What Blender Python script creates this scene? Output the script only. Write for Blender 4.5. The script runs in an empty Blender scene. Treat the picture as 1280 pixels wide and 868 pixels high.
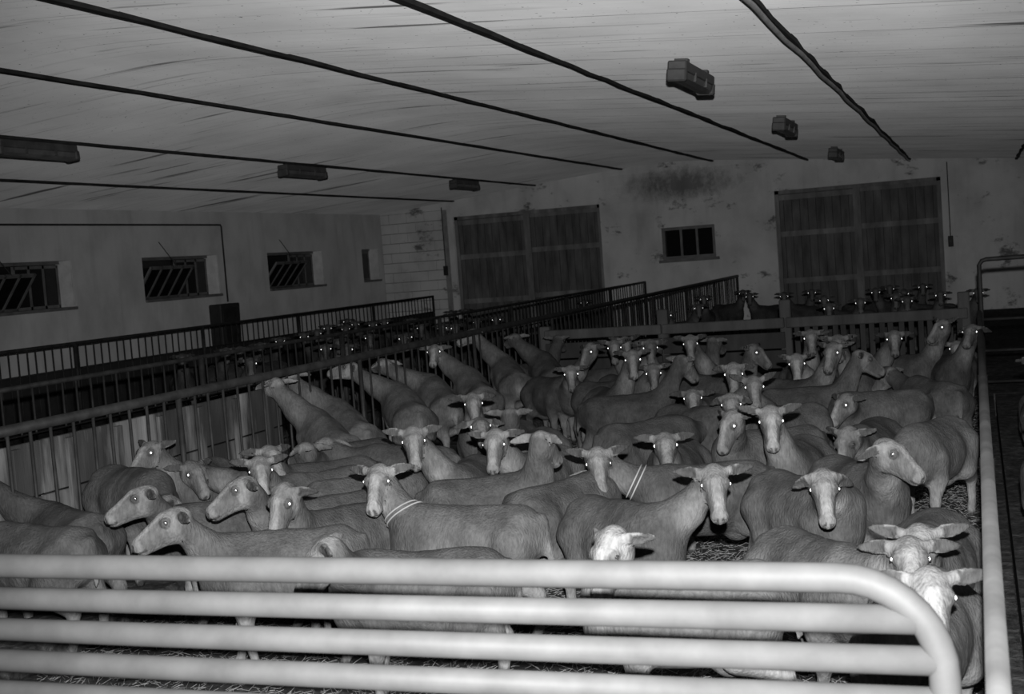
import bpy, bmesh, math, random
import numpy as np
from mathutils import Vector, Matrix

random.seed(7)
rng = np.random.default_rng(7)
scene = bpy.context.scene
COL = scene.collection

# ------------------------------------------------------------------ camera
F_PX = 1600.0
CAM = np.array([0.0, 0.0, 2.1])
YAW, PITCH, ROLL = -0.35179727, -0.06727384, -0.0750801
_f = np.array([math.sin(YAW) * math.cos(PITCH), math.cos(YAW) * math.cos(PITCH), math.sin(PITCH)])
_r0 = np.array([math.cos(YAW), -math.sin(YAW), 0.0])
_u0 = np.cross(_r0, _f)
C_R = _r0 * math.cos(ROLL) + _u0 * math.sin(ROLL)
C_U = -_r0 * math.sin(ROLL) + _u0 * math.cos(ROLL)
C_F = _f
cam_d = bpy.data.cameras.new('camera')
cam_d.sensor_fit = 'HORIZONTAL'
cam_d.sensor_width = 36.0
cam_d.lens = F_PX / 1280.0 * 36.0
cam_d.clip_start = 0.05
cam_d.clip_end = 200
cam_d.dof.use_dof = True
cam_d.dof.focus_distance = 8.0
cam_d.dof.aperture_fstop = 5.6
cam = bpy.data.objects.new('camera', cam_d)
COL.objects.link(cam)
m3 = Matrix(((C_R[0], C_U[0], -C_F[0]), (C_R[1], C_U[1], -C_F[1]), (C_R[2], C_U[2], -C_F[2])))
cam.matrix_world = Matrix.Translation(Vector(CAM)) @ m3.to_4x4()
scene.camera = cam

# ------------------------------------------------------------------ world, flash, exposure
world = bpy.data.worlds.new('night')
scene.world = world
world.use_nodes = True
world.node_tree.nodes['Background'].inputs[0].default_value = (0.5, 0.5, 0.5, 1)
world.node_tree.nodes['Background'].inputs[1].default_value = 0.01
scene.view_settings.view_transform = 'Standard'
scene.view_settings.look = 'None'
scene.view_settings.gamma = 1.0
scene.view_settings.exposure = 0.0
scene.view_settings.use_curve_mapping = False
# the photographer's flash, held just above the lens and tipped up
fl = bpy.data.lights.new('camera_flash', 'SPOT')
fl.energy = 3300
fl.spot_size = math.radians(80)
fl.spot_blend = 1.0
fl.shadow_soft_size = 0.03
flo = bpy.data.objects.new('camera_flash', fl)
COL.objects.link(flo)
flo.location = Vector(CAM + C_U * 0.26 + C_R * 0.03)
aim = Vector((-0.34, 1.0, -0.20))
flo.rotation_euler = aim.to_track_quat('-Z', 'Y').to_euler()


# ------------------------------------------------------------------ helpers
def ray(x, y):
    return C_F + C_R * (x - 640.0) / F_PX - C_U * (y - 434.0) / F_PX


def on_z(x, y, z):
    d = ray(x, y)
    return CAM + d * ((z - CAM[2]) / d[2])


def link(o, parent=None):
    COL.objects.link(o)
    if parent is not None:
        o.parent = parent
    return o


def tag(o, label=None, cat=None, group=None, kind=None):
    if label: o['label'] = label
    if cat: o['category'] = cat
    if group: o['group'] = group
    if kind: o['kind'] = kind
    return o


def empty(name, loc):
    o = bpy.data.objects.new(name, None)
    o.location = loc
    o.empty_display_size = 0.1
    return link(o)


class MB:
    def __init__(self):
        self.v = []; self.f = []

    def add(self, vs, fs):
        n = len(self.v)
        self.v += [tuple(p) for p in vs]
        self.f += [tuple(i + n for i in q) for q in fs]

    def box(self, a, b):
        x0, y0, z0 = a; x1, y1, z1 = b
        self.add([(x0, y0, z0), (x1, y0, z0), (x1, y1, z0), (x0, y1, z0), (x0, y0, z1), (x1, y0, z1), (x1, y1, z1), (x0, y1, z1)],
                 [(0, 3, 2, 1), (4, 5, 6, 7), (0, 1, 5, 4), (1, 2, 6, 5), (2, 3, 7, 6), (3, 0, 4, 7)])
        return self

    def tube(self, pts, rad, n=10, caps=True):
        pts = [Vector(p) for p in pts]
        rads = rad if isinstance(rad, (list, tuple)) else [rad] * len(pts)
        rings = []
        up = None
        for i, p in enumerate(pts):
            t = (pts[min(i + 1, len(pts) - 1)] - pts[max(i - 1, 0)]).normalized()
            if up is None:
                up = Vector((0, 0, 1)) if abs(t.z) < 0.9 else Vector((1, 0, 0))
            a = t.cross(up).normalized(); up = a.cross(t).normalized()
            rings.append([p + (a * math.cos(2 * math.pi * k / n) + up * math.sin(2 * math.pi * k / n)) * rads[i] for k in range(n)])
        vs = [q for r_ in rings for q in r_]
        fs = []
        for i in range(len(pts) - 1):
            for k in range(n):
                k2 = (k + 1) % n
                fs.append((i * n + k, i * n + k2, (i + 1) * n + k2, (i + 1) * n + k))
        if caps:
            fs.append(tuple(range(n))[::-1]); fs.append(tuple((len(pts) - 1) * n + k for k in range(n)))
        self.add(vs, fs)
        return self

    def mesh(self, name, mat, smooth=False, bevel=0.0):
        me = bpy.data.meshes.new(name)
        me.from_pydata(self.v, [], self.f)
        bm = bmesh.new(); bm.from_mesh(me)
        if bevel > 0:
            bmesh.ops.bevel(bm, geom=list(bm.edges), offset=bevel, segments=1, affect='EDGES')
        bmesh.ops.recalc_face_normals(bm, faces=bm.faces)
        bm.to_mesh(me); bm.free()
        if mat: me.materials.append(mat)
        if smooth:
            me.polygons.foreach_set('use_smooth', [len(p.vertices) <= 4 for p in me.polygons])
        return me

    def build(self, name, mat, parent=None, smooth=False, bevel=0.0):
        return link(bpy.data.objects.new(name, self.mesh(name, mat, smooth, bevel)), parent)


def inst(name, me, parent, loc=(0, 0, 0), rot=(0, 0, 0)):
    o = bpy.data.objects.new(name, me)
    o.location = loc; o.rotation_euler = rot
    return link(o, parent)


def struct(o):
    o['kind'] = 'structure'
    return o


# ------------------------------------------------------------------ materials (grey scale, black and white film)
def new_mat(name):
    m = bpy.data.materials.new(name); m.use_nodes = True
    nt = m.node_tree
    return m, nt, nt.nodes['Principled BSDF']


def g(v): return (v, v, v, 1)


def ramp(nt, src, stops):
    n = nt.nodes.new('ShaderNodeValToRGB')
    el = n.color_ramp.elements
    while len(el) < len(stops): el.new(0.5)
    for e, (p, v) in zip(el, stops):
        e.position = p; e.color = g(v)
    nt.links.new(src, n.inputs[0])
    return n.outputs[0]


def noise(nt, coord, scale, stretch=(1, 1, 1), detail=4, rough=0.55):
    mp = nt.nodes.new('ShaderNodeMapping'); mp.inputs['Scale'].default_value = stretch
    nt.links.new(coord, mp.inputs[0])
    n = nt.nodes.new('ShaderNodeTexNoise')
    n.inputs['Scale'].default_value = scale; n.inputs['Detail'].default_value = detail
    n.inputs['Roughness'].default_value = rough
    nt.links.new(mp.outputs[0], n.inputs[0])
    return n.outputs[0]


def mul(nt, a, b, fac=1.0):
    n = nt.nodes.new('ShaderNodeMix'); n.data_type = 'RGBA'; n.blend_type = 'MULTIPLY'
    n.inputs[0].default_value = fac
    for s, k in ((a, 6), (b, 7)):
        if isinstance(s, float): n.inputs[k].default_value = g(s)
        else: nt.links.new(s, n.inputs[k])
    return n.outputs[2]


def bump(nt, bsdf, h, dist, strength=0.5):
    n = nt.nodes.new('ShaderNodeBump'); n.inputs['Distance'].default_value = dist
    n.inputs['Strength'].default_value = strength
    nt.links.new(h, n.inputs['Height']); nt.links.new(n.outputs[0], bsdf.inputs['Normal'])


def pos(nt, obj=False):
    if obj:
        return nt.nodes.new('ShaderNodeTexCoord').outputs['Object']
    return nt.nodes.new('ShaderNodeNewGeometry').outputs['Position']


def simple(name, v, rough=0.6, metal=0.0, var=0.25, scale=6.0, stretch=(1, 1, 1), bd=0.0, spec=0.3):
    m, nt, b = new_mat(name)
    n = noise(nt, pos(nt), scale, stretch)
    c = ramp(nt, n, [(0.3, v * (1 - var)), (0.7, v * (1 + var))])
    nt.links.new(c, b.inputs['Base Color'])
    b.inputs['Roughness'].default_value = rough; b.inputs['Metallic'].default_value = metal
    b.inputs['Specular IOR Level'].default_value = spec
    if bd: bump(nt, b, n, bd)
    return m


def m_ceiling():
    m, nt, b = new_mat('ceiling_panel_paint')
    p = pos(nt)
    c = ramp(nt, noise(nt, p, 0.7, detail=5), [(0.3, 0.66), (0.7, 0.86)])
    st = ramp(nt, noise(nt, p, 1.0, (0.32, 3.6, 1), 4, 0.6), [(0.30, 0.2), (0.385, 1.0)])          # mould streaks across the run
    st2 = ramp(nt, noise(nt, p, 1.0, (0.45, 11, 1), 3, 0.55), [(0.22, 0.65), (0.42, 1.0)])
    sp = ramp(nt, noise(nt, p, 26.0, detail=1), [(0.22, 0.15), (0.27, 1.0)])               # fly specks
    c = mul(nt, mul(nt, c, st), mul(nt, st2, sp))
    nt.links.new(c, b.inputs['Base Color'])
    b.inputs['Roughness'].default_value = 0.75
    b.inputs['Diffuse Roughness'].default_value = 1.0
    b.inputs['Specular IOR Level'].default_value = 0.25
    bump(nt, b, noise(nt, p, 1.0, (0.4, 2.5, 1), 3), 0.03, 0.2)
    return m


def m_plaster(name, v, patchy=False):
    m, nt, b = new_mat(name)
    p = pos(nt)
    c = ramp(nt, noise(nt, p, 1.3, (1, 1, 0.7), 6), [(0.25, v * 0.72), (0.55, v), (0.8, v * 1.12)])
    run = ramp(nt, noise(nt, p, 1.0, (3.5, 3.5, 0.35), 4), [(0.2, 0.7), (0.45, 1.0)])
    c = mul(nt, c, run, 0.7)
    if patchy:
        pt = ramp(nt, noise(nt, p, 1.1, (1, 1, 1.6), 8, 0.75), [(0.36, 0.3), (0.43, 1.0)])
        c = mul(nt, c, pt)
        # damp stain with ragged edges above the small window
        mp = nt.nodes.new('ShaderNodeMapping'); mp.inputs['Location'].default_value = (6.5 / 2.6, -30 / 2.6, -3.6 / 0.75)
        mp.inputs['Scale'].default_value = (1 / 2.6, 1 / 2.6, 1 / 0.75)
        nt.links.new(p, mp.inputs[0])
        gr = nt.nodes.new('ShaderNodeTexGradient'); gr.gradient_type = 'SPHERICAL'; nt.links.new(mp.outputs[0], gr.inputs[0])
        ad = nt.nodes.new('ShaderNodeMath'); ad.operation = 'MULTIPLY'
        nt.links.new(gr.outputs[0], ad.inputs[0]); nt.links.new(noise(nt, p, 3.0, (1.5, 1, 1), 8, 0.8), ad.inputs[1])
        c = mul(nt, c, ramp(nt, ad.outputs[0], [(0.20, 1.0), (0.42, 0.4)]))
    nt.links.new(c, b.inputs['Base Color'])
    b.inputs['Roughness'].default_value = 0.9; b.inputs['Specular IOR Level'].default_value = 0.1
    b.inputs['Diffuse Roughness'].default_value = 0.6
    bump(nt, b, noise(nt, p, 9, detail=6), 0.02, 0.5)
    return m


def m_sheep():
    m, nt, b = new_mat('shorn_fleece')
    at = nt.nodes.new('ShaderNodeVertexColor'); at.layer_name = 'Coat'
    o = pos(nt, True)
    info = nt.nodes.new('ShaderNodeObjectInfo')
    off = nt.nodes.new('ShaderNodeVectorMath'); off.operation = 'ADD'
    nt.links.new(o, off.inputs[0]); nt.links.new(info.outputs['Random'], off.inputs[1])
    o2 = off.outputs[0]
    c = mul(nt, at.outputs[0], ramp(nt, noise(nt, o2, 7, detail=4), [(0.3, 0.55), (0.7, 1.15)]))
    c = mul(nt, c, ramp(nt, noise(nt, o2, 60, (1, 1, 0.35), 3), [(0.3, 0.75), (0.65, 1.08)]))
    nt.links.new(c, b.inputs['Base Color'])
    b.inputs['Roughness'].default_value = 0.85; b.inputs['Specular IOR Level'].default_value = 0.15
    h = mul(nt, noise(nt, o2, 95, (1, 1, 0.4), 3), noise(nt, o2, 16, (1, 0.6, 0.6), 3), 0.6)
    bump(nt, b, h, 0.02, 0.6)
    return m


def m_floor():
    m, nt, b = new_mat('trodden_bedding')
    p = pos(nt)
    n1 = noise(nt, p, 14, detail=8, rough=0.7)
    c = ramp(nt, n1, [(0.35, 0.03), (0.55, 0.09), (0.75, 0.26)])
    c = mul(nt, c, ramp(nt, noise(nt, p, 0.9, detail=3), [(0.3, 0.6), (0.7, 1.0)]))
    nt.links.new(c, b.inputs['Base Color'])
    b.inputs['Roughness'].default_value = 0.95; b.inputs['Specular IOR Level'].default_value = 0.1
    bump(nt, b, n1, 0.05, 0.8)
    return m


def m_wood(name, v, stain=True):
    m, nt, b = new_mat(name)
    p = pos(nt)
    c = ramp(nt, noise(nt, p, 1.0, (5, 5, 1.2), 5), [(0.3, v * 0.5), (0.6, v), (0.85, v * 1.6)])
    if stain:
        s_ = ramp(nt, noise(nt, p, 1.0, (3.2, 3.2, 0.55), 5, 0.6), [(0.52, 1.0), (0.62, 3.4)])
        c = mul(nt, c, s_)
    nt.links.new(c, b.inputs['Base Color'])
    b.inputs['Roughness'].default_value = 0.9; b.inputs['Specular IOR Level'].default_value = 0.1
    bump(nt, b, noise(nt, p, 1.0, (30, 30, 3), 4), 0.01, 0.5)
    return m


M_CEIL = m_ceiling()
M_CEILB = simple('ceiling_backing_black', 0.02, 0.9)
M_BATTEN = simple('batten_dark', 0.035, 0.8, var=0.5, scale=5)
M_CABLE = simple('pale_cable', 0.55, 0.5)
M_WALL = m_plaster('limewashed_plaster', 0.56)
M_WALLB = m_plaster('peeling_plaster', 0.74, True)
M_BLOCK = m_plaster('whitewashed_block', 0.72, True)
M_MORTAR = simple('mortar_dark', 0.30, 0.95)
M_FLOOR = m_floor()
M_DOOR = m_wood('door_boards_dark', 0.17, False)
M_DOORF = m_wood('door_frame_dark', 0.27, False)
M_REVEAL = simple('window_reveal_limewash', 0.7, 0.9, var=0.15)
M_SASH = simple('grey_sash_metal', 0.18, 0.5)
M_GLASS, _nt, _b = new_mat('night_window_glass')
_b.inputs['Base Color'].default_value = g(0.012); _b.inputs['Roughness'].default_value = 0.12
M_PIPE_D = simple('dark_pipe', 0.035, 0.6)
M_FENCE = simple('rusty_fence_steel', 0.038, 0.55, 0.3, var=0.4, scale=9)
M_FENCED = simple('dark_fence_steel', 0.035, 0.6, 0.2, var=0.4, scale=9)
M_RAIL_R = simple('worn_rail_steel', 0.11, 0.5, 0.2, var=0.3, scale=4)
M_TROUGH = m_wood('trough_boards', 0.06)
M_BEAM = m_wood('grey_beam', 0.085, False)
M_SLAT = m_wood('dark_slat_wood', 0.05, False)
M_GATE = simple('galvanised_tube', 0.095, 0.6, 0.0, var=0.18, scale=7, spec=0.25)
M_LAMP = simple('lamp_housing', 0.09, 0.5, var=0.3)
M_LAMPD = simple('lamp_diffuser_dusty', 0.13, 0.3, var=0.3)
M_SHEEP = m_sheep()
M_STRAW = simple('straw', 0.25, 0.7, var=0.4, scale=60)
M_COLLAR = simple('pale_collar_strap', 0.34, 0.6)
M_EYE, _nt, _b = new_mat('eye_dark')
_b.inputs['Base Color'].default_value = g(0.03); _b.inputs['Roughness'].default_value = 0.15
M_SHINE, _nt, _b = new_mat('eye_reflective_tapetum')
_b.inputs['Base Color'].default_value = g(0.95); _b.inputs['Metallic'].default_value = 1.0
_b.inputs['Roughness'].default_value = 0.36

# ------------------------------------------------------------------ building shell
XL, XR, YN, YF = -14.35, 2.6, -3.0, 30.0
RX = -6.9


def roof(x):
    d = abs(x - RX)
    return 4.19 - 0.0925 * (math.sqrt(d * d + 0.8 ** 2) - 0.3)


struct(MB().box((XL - 0.3, YN, -0.2), (XR + 0.3, YF + 0.3, 0.0)).build('floor', M_FLOOR))

LIT = 0.25           # depth of the straw bedding trodden into the pens
for a, b_ in (((-5.3, 2.7, 0), (0.1, 14.9, LIT)), ((-5.3, 14.92, 0), (2.5, 29.9, LIT)), ((-12.7, 4.0, 0), (-7.75, 29.8, LIT)), ((0.12, 2.7, 0), (2.5, 14.9, LIT))):
    struct(MB().box(a, b_).build('floor_bedding', M_FLOOR))

# ceiling: black backing sheet, panels hung under it, battens over the long joints
BAY = [-14.5, -12.3, -10.1, -7.9, -5.7, -3.5, -1.3, 0.9, 2.7]
xs = sorted(set([-14.7, 2.9] + [RX + k * 0.3 for k in range(-6, 7)] + [-12, -10, 0]))
mb = MB()
vs = []
for y in (YN, YF + 0.3):
    for x in xs: vs.append((x, y, roof(x) + 0.05))
for y in (YN, YF + 0.3):
    for x in xs: vs.append((x, y, roof(x) + 0.15))
n = len(xs); fs = []
for i in range(n - 1):
    fs.append((i, i + 1, n + i + 1, n + i)); fs.append((2 * n + i, 2 * n + i + 1, 3 * n + i + 1, 3 * n + i))
fs += [tuple(list(range(n)) + list(range(2 * n, 3 * n))[::-1]), tuple(list(range(n, 2 * n)) + list(range(3 * n, 4 * n))[::-1]),
       (0, n, 3 * n, 2 * n), (n - 1, 2 * n - 1, 4 * n - 1, 3 * n - 1)]
mb.add(vs, fs)
ceiling = struct(mb.build('ceiling', M_CEILB))
PL = 1.2
for b0, b1 in zip(BAY[:-1], BAY[1:]):
    x0, x1 = b0 + 0.006, b1 - 0.006
    xc = (x0 + x1) / 2
    mb = MB(); k = 9; vs = []
    for dz in (0.0, 0.03):
        for y in (0.005, PL - 0.005):
            for i in range(k):
                x = x0 + (x1 - x0) * i / (k - 1); vs.append((x - xc, y - PL / 2, roof(x) + dz))
    fs = []
    for i in range(k - 1):
        fs += [(i, i + 1, k + i + 1, k + i), (2 * k + i, 2 * k + i + 1, 3 * k + i + 1, 3 * k + i),
               (i, i + 1, 2 * k + i + 1, 2 * k + i), (k + i, k + i + 1, 3 * k + i + 1, 3 * k + i)]
    fs += [(0, k, 3 * k, 2 * k), (k - 1, 2 * k - 1, 4 * k - 1, 3 * k - 1)]
    mb.add(vs, fs)
    me = mb.mesh('panel', M_CEIL)
    y = YN
    while y < YF - 0.1:
        inst('panel', me, ceiling, (xc, y + PL / 2, random.uniform(-0.001, 0.001)),
             (-random.uniform(0.003, 0.009), random.uniform(-0.001, 0.001), 0))
        y += PL
for bx in BAY[1:-1]:
    mb = MB(); k = 56; vs = []
    for i in range(k + 1):
        y = YN + (YF - YN) * i / k
        w = 0.027 + random.uniform(-0.010, 0.016); dx = random.uniform(-0.012, 0.012); z = roof(bx)
        vs += [(bx - w + dx, y, z - 0.002), (bx + w + dx, y, z - 0.002), (bx + w * 0.8 + dx, y, z - 0.035), (bx - w * 0.8 + dx, y, z - 0.035)]
    fs = []
    for i in range(k):
        a = i * 4; c = a + 4
        for j in range(4):
            j2 = (j + 1) % 4; fs.append((a + j, a + j2, c + j2, c + j))
    mb.add(vs, fs)
    mb.build('batten', M_BATTEN, ceiling)
cable = MB().tube([(-1.3 + 0.012 * math.sin(i * 1.9), YN + (YF - YN) * i / 40, roof(-1.3) - 0.058) for i in range(41)], 0.02, 8).build('ceiling_cable', M_CABLE, None, True)
tag(cable, 'pale cable running along a dark ceiling batten', 'cable')

# left wall with four window openings
WZ0, WZ1 = 1.88, 2.66
WIN = [(15.35, 17.86), (19.81, 22.32), (24.24, 26.74), (28.78, 29.72)]


def wall_x(name, mat, xa, xb, holes, ztop):
    mb = MB(); y = YN
    for (a, b_) in holes:
        mb.box((xa, y, 0), (xb, a, ztop)); mb.box((xa, a, 0), (xb, b_, WZ0)); mb.box((xa, a, WZ1), (xb, b_, ztop)); y = b_
    mb.box((xa, y, 0), (xb, YF + 0.3, ztop))
    return struct(mb.build(name, mat))


wall_left = wall_x('wall_left', M_WALL, XL - 0.35, XL, WIN, roof(XL) + 0.04)
wall_right = struct(MB().box((XR, YN, 0), (XR + 0.3, YF + 0.3, roof(XR) + 0.04)).build('wall_right', M_WALL))
wall_front = struct(MB().box((XL - 0.35, YN - 0.3, 0), (XR + 0.3, YN, 4.3)).build('wall_front', M_WALL))

# back wall with two barn doors and a small window
DOORS = [(-12.35, -8.50, 3.30), (-4.32, -0.67, 3.24)]
SW = (-7.02, -5.74, 1.84, 2.60)
mb = MB()
segs = [(XL - 0.35, DOORS[0][0], 0), (DOORS[0][0], DOORS[0][1], DOORS[0][2]), (DOORS[0][1], SW[0], 0), (SW[0], SW[1], 'w'),
        (SW[1], DOORS[1][0], 0), (DOORS[1][0], DOORS[1][1], DOORS[1][2]), (DOORS[1][1], XR + 0.3, 0)]


def col(mb, x0, x1, z0, z1=None):
    k = max(2, int((x1 - x0) / 0.5))
    for i in range(k):
        a = x0 + (x1 - x0) * i / k; c = x0 + (x1 - x0) * (i + 1) / k
        t0 = roof(a) + 0.03 if z1 is None else z1; t1 = roof(c) + 0.03 if z1 is None else z1
        y0, y1 = YF, YF + 0.3
        mb.add([(a, y0, z0), (c, y0, z0), (c, y1, z0), (a, y1, z0), (a, y0, t0), (c, y0, t1), (c, y1, t1), (a, y1, t0)],
               [(0, 3, 2, 1), (4, 5, 6, 7), (0, 1, 5, 4), (1, 2, 6, 5), (2, 3, 7, 6), (3, 0, 4, 7)])


for x0, x1, z0 in segs:
    if z0 == 'w':
        col(mb, x0, x1, 0, SW[2]); col(mb, x0, x1, SW[3])
    else:
        col(mb, x0, x1, z0)
wall_back = struct(mb.build('wall_back', M_WALLB))
# bare block courses where the render has come away: the corner and the strip above the small window
bl = MB().box((-0.24, -0.022, 0.008), (0.24, 0.03, 0.24)).mesh('block', M_BLOCK, bevel=0.008)
bh = MB().box((-0.115, -0.022, 0.008), (0.115, 0.03, 0.24)).mesh('block', M_BLOCK, bevel=0.008)
MB().box((XL, YF - 0.004, 0.5), (-12.5, YF + 0.01, 3.5)).build('mortar_bed', M_MORTAR, wall_back)
for r_ in range(2, 14):
    z = r_ * 0.25
    x = XL + 0.0
    ends = -12.5
    if r_ % 2:
        inst('block', bh, wall_back, (x + 0.12, YF, z)); x += 0.245
    while x + 0.49 <= ends + 0.02 and roof(x) > z + 0.26:
        inst('block', bl, wall_back, (x + 0.245, YF - random.uniform(0, 0.006), z)); x += 0.49
    if x + 0.24 <= ends + 0.02 and roof(x) > z + 0.26:
        inst('block', bh, wall_back, (x + 0.12, YF, z))
for r_ in range(3):
    z = 3.26 + r_ * 0.225
    x = -8.25 + (0.245 if r_ % 2 else 0) + random.uniform(0, 0.1)
    while x + 0.49 <= -4.6:
        inst('block', bl, wall_back, (x + 0.245, YF - random.uniform(0, 0.008), z))
        x += 0.49

# barn doors: two leaves of upright planks with ledges and a centre post
def barn_door(idx, x0, x1, zt):
    d = struct(empty('door_%d' % idx, ((x0 + x1) / 2, YF + 0.2, 0)))
    w = x1 - x0; hx = w / 2
    MB().box((-hx, 0.02, 0), (hx, 0.08, zt)).build('door_backing', M_PIPE_D, d)
    npl = 20; pw = w / npl
    me = MB().box((-pw / 2 + 0.004, -0.02, 0.02), (pw / 2 - 0.004, 0.03, zt - 0.02)).mesh('plank', M_DOOR, bevel=0.004)
    for i in range(npl):
        inst('plank', me, d, (-hx + pw * (i + 0.5), random.uniform(-0.006, 0.006), 0))
    for z in (zt - 0.16, zt * 0.69, 1.15, 0.25):
        for s in (-1, 1):
            a, c = (-hx, -0.07) if s < 0 else (0.07, hx)
            MB().box((a, -0.055, z - 0.06 + (0.05 if s > 0 else 0)), (c, -0.02, z + 0.06 + (0.05 if s > 0 else 0))).build('ledge', M_DOORF, d)
    MB().box((-0.08, -0.09, 0), (0.08, -0.02, zt)).build('centre_post', M_DOORF, d)
    for a, c in ((-hx, -hx + 0.09), (hx - 0.09, hx)):
        MB().box((a, -0.10, 0), (c, -0.02, zt)).build('jamb', M_DOORF, d)
    MB().box((-hx, -0.10, zt - 0.08), (hx, -0.02, zt)).build('lintel', M_DOORF, d)


for i, (a, c, z) in enumerate(DOORS): barn_door(i + 1, a, c, z)

# small back window
w = struct(empty('window_5', ((SW[0] + SW[1]) / 2, YF + 0.12, SW[2])))
ww, wh = SW[1] - SW[0], SW[3] - SW[2]
mb = MB()
for a, c in (((-ww / 2, -0.06, 0), (-ww / 2 + 0.07, 0.05, wh)), ((ww / 2 - 0.07, -0.06, 0), (ww / 2, 0.05, wh)), ((-ww / 2 + 0.07, -0.06, wh - 0.07), (ww / 2 - 0.07, 0.05, wh)), ((-ww / 2 + 0.07, -0.06, 0), (ww / 2 - 0.07, 0.05, 0.07))):
    mb.box(a, c)
mb.build('window_frame', M_SASH, w)
pw = (ww - 0.14) / 3
for i in range(3):
    MB().box((-ww / 2 + 0.07 + pw * i + 0.02, 0.0, 0.07), (-ww / 2 + 0.07 + pw * (i + 1) - 0.02, 0.012, wh - 0.07)).build('pane', M_GLASS, w)
for i in (1, 2):
    MB().box((-ww / 2 + 0.07 + pw * i - 0.025, -0.03, 0.07), (-ww / 2 + 0.07 + pw * i + 0.025, 0.03, wh - 0.07)).build('glazing_bar', M_SASH, w)
MB().box((-ww / 2 - 0.08, -0.2, -0.07), (ww / 2 + 0.08, 0.05, 0.0)).build('window_sill', M_SASH, w)


# left windows: hopper sash tipped in on the near half, fixed lights on the far half
def side_window(idx, y0, y1, tip):
    w = struct(empty('window_%d' % idx, (XL - 0.28, (y0 + y1) / 2, WZ0)))
    L = y1 - y0; h = WZ1 - WZ0
    MB().box((-0.06, -L / 2, -0.05), (0.33, L / 2, 0.0)).build('window_sill', M_SASH, w)
    MB().box((-0.05, -L / 2, h - 0.05), (0.05, L / 2, h)).build('window_head', M_SASH, w)
    MB().box((-0.06, L / 2 - 0.03, 0.0), (0.275, L / 2, h)).build('reveal', M_REVEAL, w)
    MB().box((-0.06, -L / 2, 0), (-0.03, L / 2, h)).build('outer_pane', M_GLASS, w)

    def light(parent, ya, yb, n, hh):
        pws = (yb - ya) / n
        for i in range(n + 1):
            MB().box((-0.02, ya + pws * i - 0.022, 0), (0.02, ya + pws * i + 0.022, hh)).build('glazing_bar', M_SASH, parent)
        MB().box((-0.02, ya, hh - 0.05), (0.02, yb, hh)).build('sash_rail', M_SASH, parent)
        MB().box((-0.02, ya, 0), (0.02, yb, 0.05)).build('sash_rail', M_SASH, parent)
        for i in range(n):
            MB().box((-0.006, ya + pws * i + 0.022, 0.05), (0.006, ya + pws * (i + 1) - 0.022, hh - 0.05)).build('pane', M_GLASS, parent)
    if L < 1.2:
        light(w, -L / 2 + 0.04, L / 2 - 0.06, 2, h - 0.05)
        return
    split = -L / 2 + 0.55 * L
    light(w, split + 0.03, L / 2 - 0.06, 3, h - 0.06)
    s = bpy.data.objects.new('hopper_sash', None); s.empty_display_size = 0.1
    s.location = (0.03, 0, 0.01); s.rotation_euler = (0, math.radians(tip), 0)
    link(s, w)
    light(s, -L / 2 + 0.03, split - 0.02, 4, h - 0.06)
    a = Vector((0.03 + math.sin(math.radians(tip)) * (h - 0.06), (-L / 2 + split) / 2 + 0.15, math.cos(math.radians(tip)) * (h - 0.06)))
    MB().tube([a, (0.29, -L / 2 + 0.55, h + 0.28)], 0.008, 6).build('stay', M_PIPE_D, w)


for i, (a, c) in enumerate(WIN): side_window(i + 1, a, c, (38, 36, 40, 0)[i])

# conduit on the left wall and the dark cabinet it drops to
cd = MB().tube([(XL + 0.03, YN + 0.2, 3.26), (XL + 0.03, 22.47, 3.26), (XL + 0.03, 22.5, 3.22), (XL + 0.03, 22.5, 1.70)], 0.017, 8).build('conduit', M_PIPE_D, None, True)
tag(cd, 'thin dark conduit along the left wall bending down past a window', 'conduit')
cb = empty('wall_cabinet', (XL + 0.16, 22.15, 0.55))
mb = MB(); mb.add([(-0.14, -0.36, 0), (0.14, -0.36, 0), (0.14, 0.30, 0), (-0.14, 0.30, 0), (-0.14, -0.36, 1.12), (0.14, -0.36, 1.12), (0.14, 0.36, 1.12), (-0.14, 0.36, 1.12)],
                  [(0, 3, 2, 1), (4, 5, 6, 7), (0, 1, 5, 4), (1, 2, 6, 5), (2, 3, 7, 6), (3, 0, 4, 7)])
mb.build('cabinet_body', M_PIPE_D, cb, bevel=0.02)
cbd = MB().box((0.14, -0.30, 0.06), (0.155, 0.26, 1.04)).build('cabinet_door', M_FENCED, cb, bevel=0.005)
MB().box((0.155, 0.16, 0.5), (0.18, 0.19, 0.62)).build('handle', M_PIPE_D, cbd)
tag(cb, 'dark metal cabinet hanging on the left wall below the end of the conduit', 'cabinet')
for (x, z0, z1, lab) in ((-12.62, 2.12, 3.62, 'thin cable and switch box on the block wall by the darker corner door'), (-0.52, 1.95, 3.60, 'thin cable and switch box on plain plaster beside the barn door')):
    s = empty('wall_switch', (x, YF - 0.03, z0 - 0.15))
    MB().tube([(0, 0, 0.1), (0, 0, z1 - z0 + 0.1)], 0.012, 6).build('cable', M_PIPE_D, s)
    MB().box((-0.055, -0.05, -0.12), (0.055, 0.008, 0.12)).build('switch_box', M_PIPE_D, s, bevel=0.01)
    MB().box((-0.02, -0.065, -0.03), (0.02, -0.05, 0.03)).build('lever', M_FENCE, s)
    tag(s, lab, 'switch', 'wall switches')

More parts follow.
